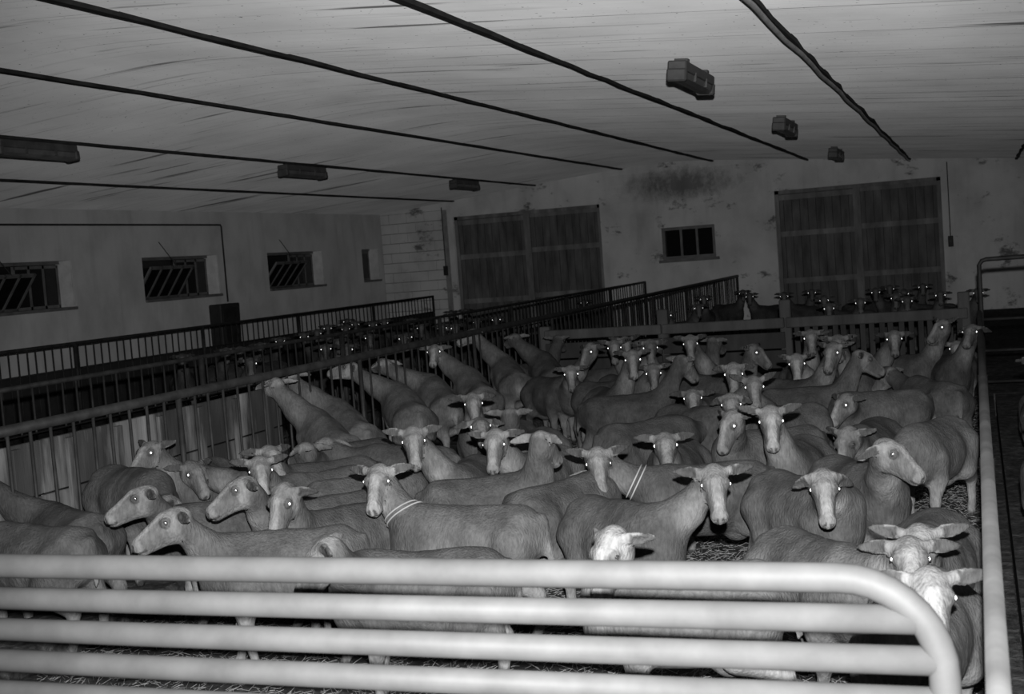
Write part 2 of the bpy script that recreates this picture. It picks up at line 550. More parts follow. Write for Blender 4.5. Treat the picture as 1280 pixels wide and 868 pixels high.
# ------------------------------------------------------------------ ceiling lamps
LAMPS = [(-2.42, 12.0, 'box lamp over the sheep pen, farthest from the back wall and midway between two battens'),
         (-2.42, 18.3, 'box lamp in the middle of the ceiling row over the sheep pen'),
         (-2.45, 25.6, 'box lamp of the row over the sheep pen closest to the back wall'),
         (-10.15, 12.2, 'box lamp hanging beside a batten over the feed alley, farthest from the back wall'),
         (-10.15, 18.5, 'box lamp hanging beside a batten in the middle of the feed alley row'),
         (-10.15, 25.5, 'box lamp hanging beside a batten closest to the back wall over the feed alley')]
lm_body = MB().box((-0.085, -0.66, 0.03), (0.085, 0.66, 0.13)).mesh('housing', M_LAMP, bevel=0.012)
mb = MB(); prof = [(-0.08, 0.03), (-0.07, -0.02), (-0.04, -0.05), (0.04, -0.05), (0.07, -0.02), (0.08, 0.03)]
vs = [(x, y, z) for y in (-0.60, 0.60) for x, z in prof]
fs = [(i, (i + 1) % 6, 6 + (i + 1) % 6, 6 + i) for i in range(6)] + [(5, 4, 3, 2, 1, 0), (6, 7, 8, 9, 10, 11)]
mb.add(vs, fs); lm_diff = mb.mesh('diffuser', M_LAMPD)
lm_cap = MB().box((-0.09, -0.04, -0.055), (0.09, 0.04, 0.06)).mesh('end_cap', M_LAMP, bevel=0.015)
lm_clip = MB().box((-0.095, -0.012, -0.02), (0.095, 0.012, 0.06)).mesh('clip', M_LAMP)
lm_br = MB().box((-0.06, -0.05, 0.125), (0.06, 0.05, 0.165)).mesh('bracket', M_LAMP)
for x, y, lab in LAMPS:
    o = empty('ceiling_lamp', (x, y, roof(x) - 0.168))
    o.rotation_euler = (0, 0.09 * (1 if x > RX else -1), 0)
    inst('housing', lm_body, o); df = inst('diffuser', lm_diff, o)
    for s in (-1, 1):
        inst('end_cap', lm_cap, o, (0, s * 0.64, 0)); inst('bracket', lm_br, o, (0, s * 0.45, 0)); inst('clip', lm_clip, df, (0, s * 0.25, 0))
    tag(o, lab, 'lamp', 'ceiling lamps')


# ------------------------------------------------------------------ fences
def fence(name, label, p0, p1, zt, bar_gap, bar_r, mat, rails, rail_r, post_gap=None, zb=0.06, group='pen fences', rail_mat=None, post_r=0.03, post_z=None):
    p0 = Vector((*p0, 0)); p1 = Vector((*p1, 0))
    d = p1 - p0; L = d.length; ang = math.atan2(d.y, d.x)
    o = empty(name, p0); o.rotation_euler = (0, 0, ang)
    MB().tube([(-0.02, 0, zt), (L / 2, 0, zt - 0.008), (L + 0.02, 0, zt)], rail_r, 12).build('top_rail', rail_mat or mat, o, True)
    for z in rails:
        MB().tube([(0, 0, z), (L, 0, z)], bar_r * 1.25, 8).build('lower_rail', mat, o, True)
    bm_ = MB().tube([(0, 0, zb), (0, 0, zt - rail_r * 0.5)], bar_r, 6).mesh('bar', mat, True)
    nb = int(L / bar_gap)
    for i in range(1, nb):
        inst('bar', bm_, o, (i * L / nb, 0, 0), (random.uniform(-0.006, 0.006), random.uniform(-0.006, 0.006), 0))
    if post_gap:
        pm = MB().tube([(0, 0, 0), (0, 0, post_z or zt)], post_r, 10).mesh('post', mat, True)
        np_ = max(1, round(L / post_gap))
        for i in range(np_ + 1): inst('post', pm, o, (i * L / np_, 0, 0))
    tag(o, label, 'fence', group)
    return o


fence('feed_fence', 'upright-bar feed fence with a thick top rail that the ewes reach through', (-5.17, 1.9), (-5.17, 29.4), 1.36, 0.183, 0.011, M_FENCED, (0.42,), 0.032, 2.75, rail_mat=M_FENCE, post_r=0.02)
fence('alley_fence', 'dark bar fence on the far side of the feed alley, parallel to the feed fence', (-7.5, 5.0), (-7.4, 29.6), 1.36, 0.183, 0.010, M_FENCED, (0.95, 0.3), 0.022, 3.0)
fence('wall_fence', 'long dark fence of close bars standing along the windowed left wall', (-12.75, 9.0), (-12.75, 29.3), 1.36, 0.183, 0.011, M_FENCED, (0.98, 0.2), 0.026, 3.2)
wf = bpy.data.objects['wall_fence']
for i in range(10):
    MB().box((i * 2.03 + 0.01, 0.02, 0.08), (i * 2.03 + 2.02, 0.045, 0.97)).build('board', M_PIPE_D, wf)
fence('side_fence', 'pipe-topped bar fence along the edge of the pen where the tubular gate ends', (0.0, 2.4), (0.0, 14.9), 1.15, 0.16, 0.011, M_FENCED, (0.6, 0.2), 0.025, 3.4, rail_mat=M_RAIL_R)

# tall tubular gate at the end of the side fence
tg = empty('tall_gate', (0.02, 15.2, 0))
mb = MB().tube([(0, 0, 0.02), (0, 0, 1.66), (0.03, 0, 1.705), (0.08, 0, 1.72), (1.4, 0, 1.73), (1.45, 0, 1.70), (1.47, 0, 1.65), (1.47, 0, 0.02)], 0.026, 10)
mb.build('gate_frame', M_FENCED, tg, True)
for z in (0.35, 0.7, 1.05): MB().tube([(0, 0, z), (1.47, 0, z)], 0.016, 8).build('gate_rail', M_FENCED, tg, True)
tag(tg, 'tall dark tubular gate with rounded corner next to the end post of the cross fence', 'gate')

# cross fence of timber
cf = empty('cross_fence', (-5.08, 15.0, 0))
for x, zt in ((0.0, 1.25), (1.5, 1.38), (2.96, 1.41), (4.92, 1.38)):
    MB().box((x - 0.065, 0.03, 0.2), (x + 0.065, 0.14, zt)).build('post', M_BEAM, cf, bevel=0.012)
for a, c in ((0.02, 1.49), (1.51, 2.95), (2.97, 4.96)):
    MB().box((a, -0.04, 1.087), (c, 0.03, 1.205)).build('top_beam', M_BEAM, cf, bevel=0.01)
for z0, z1 in ((0.85, 1.04), (0.62, 0.83), (0.35, 0.58)):
    for a, c in ((0.02, 1.49), (1.51, 2.95)):
        MB().box((a, -0.02, z0), (c, 0.02, z1)).build('board', M_SLAT, cf, bevel=0.006)
sl = MB().box((-0.03, -0.015, 0.34), (0.03, 0.015, 1.087)).mesh('slat', M_SLAT, bevel=0.004)
for i in range(18): inst('slat', sl, cf, (3.10 + i * 0.104, 0, 0), (0, random.uniform(-0.01, 0.01), 0))
MB().box((2.97, 0.015, 0.36), (4.96, 0.045, 0.45)).build('slat_rail', M_SLAT, cf)
tag(cf, 'timber cross fence with a pale top beam, boards and a stretch of slats', 'fence', 'pen fences')

# feed trough behind the near fence
tr = empty('feed_trough', (-5.26, 1.9, 0))
y = 0.0
while y < 6.9:
    for z0, z1 in ((0.26, 0.58), (0.59, 0.92), (0.93, 1.25)):
        MB().box((-0.035 + random.uniform(-0.006, 0.006), y + 0.006, z0), (0.0, y + 1.394, z1)).build('plank', M_TROUGH, tr, bevel=0.005)
    for yy in (0.25, 0.72, 1.18):
        MB().box((0.001, y + yy - 0.035, 0.26), (0.03, y + yy + 0.035, 1.23)).build('cleat', M_TROUGH, tr, bevel=0.004)
    MB().box((-0.75, y + 0.006, 0.50), (-0.045, y + 1.394, 0.54)).build('trough_bottom', M_TROUGH, tr)
    MB().box((-0.79, y + 0.006, 0.02), (-0.755, y + 1.394, 0.82)).build('back_plank', M_TROUGH, tr)
    y += 1.4
tag(tr, 'wooden feed trough with whitish streaks on its tall boards behind the bars', 'trough')
stp = MB().box((-5.13, 2.8, LIT), (-4.42, 14.8, LIT + 0.14)).build('feeding_step', M_FLOOR, None, bevel=0.02)
tag(stp, 'low dirty step along the foot of the feed fence', 'step')

# ------------------------------------------------------------------ tubular gate in front
gt = empty('tubular_gate', (-2.3, 3.05, 0))
GX = 2.3


def arc(cx, cz, r, a0, a1, n=9):
    return [(cx + r * math.cos(a0 + (a1 - a0) * i / n), 0, cz + r * math.sin(a0 + (a1 - a0) * i / n)) for i in range(n + 1)]


R = 0.23; xr = GX - 0.115; xl = -2.3; zt = 1.295
MB().tube([(xl, 0, 0.05)] + arc(xl + R, zt - R, R, math.pi, math.pi / 2) + arc(xr - R, zt - R, R, math.pi / 2, 0) + [(xr, 0, 0.05)], 0.036, 18).build('gate_frame', M_GATE, gt, True)
for k in range(1, 8):
    z = zt - 0.097 * k
    dzb = max(0.0, R - 0.097 * k); off = R - math.sqrt(max(R * R - dzb * dzb, 0)) if dzb > 0 else 0.0
    MB().tube([(xl + off, 0, z), (0, 0, z - 0.004), (xr - off - 0.012, 0, z)], 0.0345, 18).build('gate_rail', M_GATE, gt, True)
hp_ = MB().tube([(xl - 0.12, 0, 0.0), (xl - 0.12, 0, 1.4)], 0.05, 14).build('hinge_post', M_FENCE, gt, True)
for z in (0.35, 1.05): MB().box((xl - 0.1, -0.02, z - 0.03), (xl, 0.02, z + 0.03)).build('hinge', M_FENCE, hp_)
tag(gt, 'pale tubular metal gate of close horizontal pipes with a rounded corner', 'gate')

# ------------------------------------------------------------------ loose straw
def straw():
    N = 44000
    x = rng.uniform(-4.4, -0.05, N); y = rng.uniform(3.2, 14.8, N)
    keep = rng.random(N) < np.clip(1.35 - (y - 4) / 12, 0.25, 1)
    x, y = x[keep], y[keep]; N = len(x)
    L = rng.uniform(0.015, 0.07, N); a = rng.uniform(0, np.pi, N); t = rng.normal(0.12, 0.22, N); w = rng.uniform(0.0009, 0.0019, N)
    d = np.stack([np.cos(a) * np.cos(t), np.sin(a) * np.cos(t), np.sin(t)], 1) * L[:, None] / 2
    s_ = np.stack([-np.sin(a), np.cos(a), np.zeros(N)], 1) * w[:, None]
    c = np.stack([x, y, np.abs(d[:, 2]) + rng.uniform(0.004, 0.02, N) + LIT], 1)
    up = np.array([0, 0, 1.0])[None] * (w[:, None] * 1.6)
    V = np.stack([c - d - s_, c - d + s_, c - d + up, c + d - s_, c + d + s_, c + d + up], 1).reshape(-1, 3)
    base = (np.arange(N) * 6)[:, None]
    Q = np.concatenate([base + np.array([[0, 1, 4, 3]]), base + np.array([[1, 2, 5, 4]]), base + np.array([[2, 0, 3, 5]])], 0)
    me = bpy.data.meshes.new('loose_straw')
    me.vertices.add(len(V)); me.vertices.foreach_set('co', V.ravel())
    me.loops.add(Q.size); me.loops.foreach_set('vertex_index', Q.ravel().astype(np.int32))
    me.polygons.add(len(Q)); me.polygons.foreach_set('loop_start', np.arange(len(Q), dtype=np.int32) * 4)
    me.update(calc_edges=True); me.materials.append(M_STRAW)
    o = link(bpy.data.objects.new('loose_straw', me))
    tag(o, 'loose straw scattered over the trodden floor of the sheep pen', 'straw', kind='stuff')


straw()


# ------------------------------------------------------------------ sheep: one continuous surface from a smooth distance field
def surface_nets(f, org, h):
    s = f < 0
    nx, ny, nz = f.shape
    c = [(0, 0, 0), (1, 0, 0), (0, 1, 0), (1, 1, 0), (0, 0, 1), (1, 0, 1), (0, 1, 1), (1, 1, 1)]
    sl_ = lambda a, q: a[q[0]:nx - 1 + q[0], q[1]:ny - 1 + q[1], q[2]:nz - 1 + q[2]]
    cnt = sum(sl_(s, q).astype(np.int8) for q in c)
    act = (cnt > 0) & (cnt < 8)
    I = np.argwhere(act)
    idx = -np.ones(act.shape, np.int64); idx[act] = np.arange(len(I))
    acc = np.zeros((len(I), 3)); num = np.zeros(len(I))
    ed = [(0, 1), (2, 3), (4, 5), (6, 7), (0, 2), (1, 3), (4, 6), (5, 7), (0, 4), (1, 5), (2, 6), (3, 7)]
    vals = [f[I[:, 0] + q[0], I[:, 1] + q[1], I[:, 2] + q[2]] for q in c]
    for a, b_ in ed:
        va, vb = vals[a], vals[b_]
        m = (va < 0) != (vb < 0)
        t = va[m] / (va[m] - vb[m])
        pa = np.array(c[a]); pb = np.array(c[b_])
        acc[m] += pa + t[:, None] * (pb - pa); num[m] += 1
    V = org + h * (I + acc / num[:, None])
    Q = []
    for ax in range(3):
        a1, a2 = (ax + 1) % 3, (ax + 2) % 3
        lo = [slice(None)] * 3; hi = [slice(None)] * 3
        lo[ax] = slice(0, -1); hi[ax] = slice(1, None)
        A = s[tuple(lo)]; B = s[tuple(hi)]
        e = np.argwhere(A != B)
        ok = (e[:, a1] > 0) & (e[:, a2] > 0) & (e[:, a1] < f.shape[a1] - 1) & (e[:, a2] < f.shape[a2] - 1)
        e = e[ok]
        inside = A[e[:, 0], e[:, 1], e[:, 2]]
        d1 = np.zeros(3, int); d1[a1] = 1; d2 = np.zeros(3, int); d2[a2] = 1
        g_ = lambda p: idx[p[:, 0], p[:, 1], p[:, 2]]
        q = np.stack([g_(e - d1 - d2), g_(e - d2), g_(e), g_(e - d1)], 1)
        q[~inside] = q[~inside][:, ::-1]
        Q.append(q)
    return V, np.concatenate(Q)


def cone(P, a, b_, ra, rb):
    a = np.asarray(a, float); b_ = np.asarray(b_, float)
    ab = b_ - a
    t = np.clip(((P - a) @ ab) / (ab @ ab), 0, 1)
    return np.linalg.norm(P - a - t[:, None] * ab, axis=1) - (ra + (rb - ra) * t)


SC, BX = 0.93, 0.88       # overall size and body length of the ewes


def ell(P, c, r, M=None):
    q = P - np.asarray(c)
    if M is not None: q = q @ M          # columns of M = local axes
    r = np.asarray(r)
    k0 = np.linalg.norm(q / r, axis=1); k1 = np.linalg.norm(q / (r * r), axis=1)
    return k0 * (k0 - 1) / np.maximum(k1, 1e-6)


def smin(a, b_, k):
    h = np.clip(0.5 + 0.5 * (b_ - a) / k, 0, 1)
    return b_ + (a - b_) * h - k * h * (1 - h)


def unit(v):
    v = np.asarray(v, float); return v / np.linalg.norm(v)


class Pose:
    """all in the ewe's own frame: x forward, y left, z up, origin on the ground"""
    def __init__(s, poll, hx, hz, step=0.0, droop=12.0, sweep=10.0, fat=1.0, tail=True, lift=0.0):
        s.lift = lift
        s.poll = np.asarray(poll, float); s.hx = unit(hx); hz = np.asarray(hz, float)
        s.hz = unit(hz - s.hx * (hz @ s.hx)); s.hy = np.cross(s.hz, s.hx)
        s.step = step; s.droop = math.radians(droop); s.sweep = math.radians(sweep); s.fat = fat; s.tail = tail
        s.base = np.array([0.33 * BX, 0, 0.60])
        s.HS = 1.12
        s.ph = np.array([random.uniform(0, 6.28) for _ in range(3)])

    def un(s, P):
        """undo the rise of the forehand of a ewe with its front feet on the step"""
        if not s.lift: return P
        t = np.clip((P[..., 0] + 0.34) / 0.60, 0, 1); t = t * t * (3 - 2 * t)
        Q = np.array(P, float); Q[..., 2] -= s.lift * t
        return Q

    def hp(s, a, b_, c): return s.poll + s.HS * (s.hx * a + s.hy * b_ + s.hz * c)

    def torso(s, P):
        ft = s.fat; P = s.un(P) * [1 / BX, 1, 1]
        d = ell(P, (0.19, 0, 0.515), (0.25, 0.165 * ft, 0.205))
        d = smin(d, ell(P, (-0.02, 0, 0.495), (0.36, 0.195 * ft, 0.205)), 0.06)
        d = smin(d, ell(P, (-0.29, 0, 0.545), (0.215, 0.168 * ft, 0.165)), 0.06)
        d = smin(d, cone(P, (0.24, 0, 0.672), (-0.34, 0, 0.655), 0.045, 0.045), 0.05)
        d = smin(d, ell(P, (0.36, 0, 0.47), (0.10, 0.10, 0.13)), 0.07)                       # brisket
        d = smin(d, cone(P, (-0.36, 0.09 * ft, 0.645), (-0.36, -0.09 * ft, 0.645), 0.035, 0.035), 0.05)   # hip bones
        d = smin(d, ell(P, (-0.20, 0, 0.315), (0.10, 0.085, 0.075)), 0.03)                     # udder
        if s.tail:
            d = smin(d, cone(P, (-0.47, 0, 0.625), (-0.515, 0.01, 0.40), 0.034, 0.018), 0.025)
        return d

    def legs(s, P):
        d = None; P = s.un(P) * [1 / BX, 1, 1]
        for sy in (1, -1):
            st = s.step * sy
            j = [(0.25, 0.10 * sy, 0.50), (0.225, 0.108 * sy, 0.37), (0.245 + st * 0.5, 0.10 * sy, 0.215), (0.235 + st, 0.098 * sy, 0.075), (0.262 + st, 0.098 * sy, 0.032)]
            r = [0.095, 0.066, 0.033, 0.024, 0.034]
            for i in range(4):
                c = cone(P, j[i], j[i + 1], r[i], r[i + 1]); d = c if d is None else smin(d, c, 0.022)
            d = smin(d, ell(P, j[2], (0.037, 0.035, 0.045)), 0.015)
            j = [(-0.30, 0.095 * sy, 0.52), (-0.215 - st * 0.2, 0.125 * sy, 0.385), (-0.415 - st * 0.6, 0.105 * sy, 0.265), (-0.385 - st, 0.102 * sy, 0.08), (-0.358 - st, 0.102 * sy, 0.032)]
            r = [0.135, 0.092, 0.037, 0.025, 0.034]
            for i in range(4):
                c = cone(P, j[i], j[i + 1], r[i], r[i + 1]); d = smin(d, c, 0.024)
            d = smin(d, cone(P, j[0], j[2], 0.09, 0.03), 0.03)
        return d

    def neck(s, P):
        e = s.un(s.hp(0.0, 0, -0.035)); P = s.un(P)
        m = s.base * 0.5 + e * 0.5 + np.array([0.0, 0, -0.02])
        nw = 0.104 if s.lift else 0.084
        d = smin(cone(P, s.base, m, 0.13 if s.lift else 0.125, nw), cone(P, m, e, nw, 0.066), 0.03)
        return smin(d, cone(P, s.base + [-0.02, 0, -0.09], m + [0, 0, -0.025], 0.095, 0.06), 0.05)

    def head(s, P):
        M = np.stack([s.hx, s.hy, s.hz], 1); k = s.HS
        E_ = lambda c, r: ell(P, s.hp(*c), np.asarray(r) * k, M)
        C_ = lambda a, b_, ra, rb: cone(P, s.hp(*a), s.hp(*b_), ra * k, rb * k)
        d = E_((0.022, 0, 0.0), (0.078, 0.056, 0.056))
        d = smin(d, C_((0.05, 0, -0.012), (0.185, 0, -0.030), 0.052, 0.034), 0.02)
        d = smin(d, C_((0.06, 0, 0.022), (0.185, 0, -0.004), 0.034, 0.023), 0.025)
        d = smin(d, E_((0.200, 0, -0.026), (0.034, 0.036, 0.036)), 0.02)
        d = smin(d, C_((0.02, 0, -0.058), (0.185, 0, -0.052), 0.036, 0.020), 0.025)
        d = smin(d, E_((0.04, 0, -0.045), (0.062, 0.050, 0.045)), 0.025)
        for sy in (1, -1):
            d = smin(d, E_((0.060, 0.047 * sy, 0.020), (0.026, 0.016, 0.021)), 0.014)          # brow and socket
            d = np.maximum(d, -E_((0.229, 0.016 * sy, -0.016), (0.012, 0.007, 0.006)))              # nostril
            d = smin(d, s.ear(P, sy), 0.014)
        d = np.maximum(d, -E_((0.222, 0, -0.047), (0.024, 0.03, 0.004)))                           # mouth
        return d

    def ear_axes(s, sy):
        out = s.hy * sy * math.cos(s.sweep) - s.hx * math.sin(s.sweep)
        ax = out * math.cos(s.droop) - s.hz * math.sin(s.droop)
        nrm = s.hx * 0.75 + s.hz * 0.66
        nrm = unit(nrm - ax * (nrm @ ax)); wd = np.cross(nrm, ax)
        return ax, wd, nrm

    def ear(s, P, sy):
        ax, wd, nrm = s.ear_axes(sy); k = s.HS
        b0 = s.hp(-0.005, 0.050 * sy, 0.018)
        M = np.stack([ax, wd, nrm], 1)
        c = b0 + ax * 0.065 * k
        q = (P - c) @ M
        tp = 1 - 0.38 * np.clip(q[:, 0] / (0.068 * k), -0.6, 1)            # tapers to the tip
        q = np.stack([q[:, 0], q[:, 1] / tp, q[:, 2] + 1.2 * q[:, 0] ** 2], 1)
        d = ell(q, (0, 0, 0), np.array((0.068, 0.025, 0.0130)) * k)
        d = np.maximum(d, -ell(q, np.array((0.004, 0, 0.013)) * k, np.array((0.052, 0.0165, 0.0105)) * k))
        return smin(d, cone(P, b0 - ax * 0.01, b0 + ax * 0.03 * k, 0.018 * k, 0.015 * k), 0.01)

    def body_d(s, P):
        d = smin(smin(s.torso(P), s.legs(P), 0.035), s.neck(P), 0.07)
        q = s.ph
        w = np.sin(P[:, 0] * 17 + q[0] + 2 * np.sin(P[:, 2] * 9 + q[1])) * np.sin(P[:, 2] * 15 + q[2] + P[:, 1] * 6)
        rib = np.sin(P[:, 0] * 62 + 5 * P[:, 2] + q[1]) * np.exp(-((P[:, 0] - 0.06) / 0.16) ** 2)
        return d + np.clip((P[:, 2] - 0.34 - s.lift * 0.5) / 0.1, 0, 1) * (0.0055 * w + 0.0018 * rib)

    def eye_pos(s, sy): return s.hp(0.064, 0.0545 * sy, 0.021)


def grid(lo, hi, h):
    n = np.ceil((np.asarray(hi) - lo) / h).astype(int) + 1
    ax = [lo[i] + h * np.arange(n[i]) for i in range(3)]
    G = np.stack(np.meshgrid(*ax, indexing='ij'), -1).reshape(-1, 3)
    return G, n


def sheep_mesh(name, p, hb, hh, tone=1.0):
    lo = np.array([-0.58, -0.27, -0.03]); hi = np.array([0.52, 0.27, 0.80 + p.lift])
    lo = np.minimum(lo, p.poll - 0.12); hi = np.maximum(hi, p.poll + 0.12)
    G, n = grid(lo, hi, hb)
    db = p.body_d(G); dh = p.head(G)
    V1, Q1 = surface_nets(smin(db, dh, 0.03).reshape(n), lo, hb)
    pts = [p.hp(0.24, 0, -0.03), p.hp(-0.07, 0, 0), p.hp(0, 0, -0.1), p.hp(0, 0, 0.09), p.hp(0.2, 0, -0.08)]
    for sy in (1, -1):
        ax, _, _ = p.ear_axes(sy); pts.append(p.hp(0, 0.05 * sy, 0.02) + ax * 0.16)
    pts = np.array(pts); lo2 = pts.min(0) - 0.05; hi2 = pts.max(0) + 0.05
    G2, n2 = grid(lo2, hi2, hh)
    V2, Q2 = surface_nets(smin(p.body_d(G2), p.head(G2), 0.03).reshape(n2), lo2, hh)
    k1 = p.head(V1) - p.body_d(V1); k2 = p.head(V2) - p.body_d(V2)
    Q1 = Q1[k1[Q1].min(1) > -0.008]; Q2 = Q2[k2[Q2].max(1) < 0.008]
    V = np.concatenate([V1, V2]); Q = np.concatenate([Q1, Q2 + len(V1)])
    used = np.unique(Q); rm = -np.ones(len(V), int); rm[used] = np.arange(len(used))
    V = V[used]; Q = rm[Q]
    # coat tones: grey-brown fleece, paler face, legs, throat and belly
    t, l, nk, h = p.torso(V), p.legs(V), p.neck(V), p.head(V)
    c = np.full(len(V), 0.094); U = p.un(V)
    leg_w = np.clip((0.40 - U[:, 2]) / 0.10, 0, 1) * (l < t + 0.01)
    c = c + leg_w * 0.12
    belly = np.clip((0.36 - U[:, 2]) / 0.06, 0, 1) * (t < l)
    c = c + belly * 0.07
    m = 0.5 * p.base + 0.5 * p.un(p.poll)
    throat = np.clip(1 - np.linalg.norm((U - (m + [0.06, 0, -0.06])) / [0.11, 0.13, 0.16], axis=1), 0, 1) * (nk < t + 0.02)
    c = c + throat * 0.16
    hw = np.clip((0.025 - h) / 0.02, 0, 1) * np.clip((nk - h + 0.012) / 0.02, 0, 1)
    c = c * (1 - hw) + 0.205 * hw
    q = V - p.poll; a = q @ p.hx / p.HS; b_ = q @ p.hy / p.HS; e = q @ p.hz / p.HS
    on_h = h < 0.006
    c = np.where(on_h & (np.abs(b_) < 0.022) & (a > 0.05) & (e > -0.03), 0.27, c)              # blaze
    c = np.where(on_h & (a > 0.195), 0.23, c)
    c = np.where(on_h & (a > 0.222) & (np.abs(np.abs(b_) - 0.016) < 0.009), 0.07, c)
    c = np.where(on_h & (a > 0.18) & (np.abs(e + 0.048) < 0.006), 0.09, c)
    for sy in (1, -1):
        dd = np.linalg.norm(V - p.eye_pos(sy), axis=1)
        c = np.where(dd < 0.028, 0.12, c)
        ax, wd, nrm = p.ear_axes(sy)
        b0 = p.hp(-0.005, 0.050 * sy, 0.018); qq = V - b0
        al = qq @ ax; inn = (al > 0.03) & (np.abs(qq @ wd) < 0.024) & (qq @ nrm > -0.004) & on_h & (al < 0.16)
        c = np.where(inn, 0.075, c)
    ck = on_h & (np.abs(b_) > 0.026) & (a > 0.07) & (a < 0.19) & (e > -0.055)
    c = np.where(ck, c * 0.72, c)                                                             # cheeks darkened beside the blaze: side shading painted into the coat
    rp = np.clip(1 - np.linalg.norm((U - [-0.47 * BX, 0, 0.44]) / [0.12, 0.10, 0.17], axis=1), 0, 1) * (t < 0.03)
    c = c + rp * 0.16
    hip = np.clip(1 - np.linalg.norm((U - [-0.36 * BX, 0, 0.70]) / [0.2, 0.2, 0.10], axis=1), 0, 1)  # paler hip tops, a highlight painted into the coat
    c = c + hip * 0.04
    hoof = U[:, 2] < 0.045
    c = np.where(hoof & (l < 0.01), 0.05, c)
    c = np.clip(c * tone, 0, 1)
    V = V.copy(); V[:, 2] = np.maximum(V[:, 2], 0.0)
    me = bpy.data.meshes.new(name)
    me.vertices.add(len(V)); me.vertices.foreach_set('co', V.ravel().astype(np.float32))
    me.loops.add(Q.size); me.loops.foreach_set('vertex_index', Q.ravel().astype(np.int32))
    me.polygons.add(len(Q)); me.polygons.foreach_set('loop_start', np.arange(len(Q), dtype=np.int32) * 4)
    me.polygons.foreach_set('use_smooth', np.ones(len(Q), bool))
    me.update(calc_edges=True)
    ca = me.color_attributes.new('Coat', 'FLOAT_COLOR', 'POINT')
    ca.data.foreach_set('color', np.stack([c, c, c, np.ones_like(c)], 1).ravel().astype(np.float32))
    me.materials.append(M_SHEEP)
    return me


def eye_mesh():
    """flattened ball: dark rim, shallow reflective pupil dome facing +x"""
    r = 0.0125; vs = [(r * 0.52, 0, 0)]; rings = [(0.5, 0.50), (0.75, 0.44), (0.97, 0.22), (1.0, -0.2), (0.6, -0.8)]
    n = 12
    for rr, x in rings:
        for k in range(n):
            a = 2 * math.pi * k / n; vs.append((x * r, rr * r * math.cos(a), rr * r * math.sin(a)))
    fs = [(0, 1 + k, 1 + (k + 1) % n) for k in range(n)]
    for i in range(len(rings) - 1):
        for k in range(n):
            fs.append((1 + i * n + k, 1 + (i + 1) * n + k, 1 + (i + 1) * n + (k + 1) % n, 1 + i * n + (k + 1) % n))
    fs.append(tuple(1 + (len(rings) - 1) * n + k for k in range(n)))
    me = bpy.data.meshes.new('eye'); me.from_pydata(vs, [], fs)
    me.materials.append(M_SHINE); me.materials.append(M_EYE)
    for p in me.polygons:
        p.use_smooth = True
        p.material_index = 0 if (p.center.x > 0.40 * r) else 1
    bm = bmesh.new(); bm.from_mesh(me); bmesh.ops.recalc_face_normals(bm, faces=bm.faces); bm.to_mesh(me); bm.free()
    return me


EYE = eye_mesh()


def put_eyes(o, p, heading, es=1.0):
    """eyes looking at the photographer where the head is turned that way, else straight out of the socket"""
    rot = Matrix.Rotation(heading, 3, 'Z')
    for sy in (1, -1):
        lp = Vector(p.eye_pos(sy)); wp = Vector(o.location) + rot @ lp * SC
        to = (Vector(CAM) - wp).normalized()
        out = (rot @ Vector(p.hy * sy * 0.8 + p.hx * 0.55)).normalized()
        d = to if (out.dot(to) > 0.05 and (rot @ Vector(p.hx)).dot(to) > 0.32) else out
        e = bpy.data.objects.new('eye', EYE)
        link(e, o)
        e.location = lp + Vector(p.hy * sy * 0.004); e.scale = (es, es, es)
        dl = rot.inverted() @ d
        e.rotation_mode = 'QUATERNION'
        e.rotation_quaternion = dl.to_track_quat('X', 'Z')
        e['label'] = 'shining eye' if d is to else 'dark eye'


SHEEP_GROUP = 'shorn ewes in the main pen'
placed = []


def collar(o, p):
    e = p.hp(0.0, 0, -0.035); m = p.base * 0.5 + e * 0.5 + np.array([0, 0, -0.02])
    ax = unit(e - p.base); a = unit(np.cross(ax, [0, 1, 0.01])); b_ = np.cross(ax, a)
    mb = MB(); n = 32; rr = np.linspace(0.03, 0.22, 96)
    for off in (-0.012, 0.014):
        c = m * 0.7 + p.base * 0.3 + ax * off; pts = []
        for k in range(n + 1):
            d = a * math.cos(2 * math.pi * k / n) + b_ * math.sin(2 * math.pi * k / n)
            f = p.body_d(c + rr[:, None] * d)
            i = int(np.argmax(f > 0.003)) if (f > 0.003).any() else 60
            pts.append(c + d * rr[i])
        mb.tube(pts, 0.0045, 6, False)
    q = mb.build('collar', M_COLLAR, o, True)
    q['label'] = 'pale double collar'


def finish(name, label, loc, heading, p, hb, hh, tone, cat='sheep', group=SHEEP_GROUP, col_=False):
    me = sheep_mesh(name, p, hb, hh, tone)
    o = bpy.data.objects.new(name, me); o.location = loc; o.rotation_euler = (0, 0, heading); o.scale = (SC, SC, SC)
    link(o); put_eyes(o, p, heading, 1.0 if loc[1] < 7.5 else 1.12)
    if col_: collar(o, p)
    tag(o, label, cat, group)
    return o


def head_frame(E, yaw, pitch):
    c = unit(np.array([CAM[0] - E[0], CAM[1] - E[1], 0.0])); ri = np.array([-c[1], c[0], 0.0])
    if ri @ C_R < 0: ri = -ri
    hzv = math.cos(math.radians(yaw)) * c + math.sin(math.radians(yaw)) * ri
    pr = math.radians(pitch)
    hx = hzv * math.cos(pr) - np.array([0, 0, math.sin(pr)])
    hz = hzv * math.sin(pr) + np.array([0, 0, math.cos(pr)])
    return hx, hz


def res(dist): return (0.019, 0.0095) if dist < 7.5 else ((0.022, 0.0115) if dist < 11 else (0.027, 0.014))


Q_ = []          # every ewe: ground position and heading first, then pushed clear of its neighbours, then built
MAIN = (-5.08, -0.12, 3.4, 14.85)


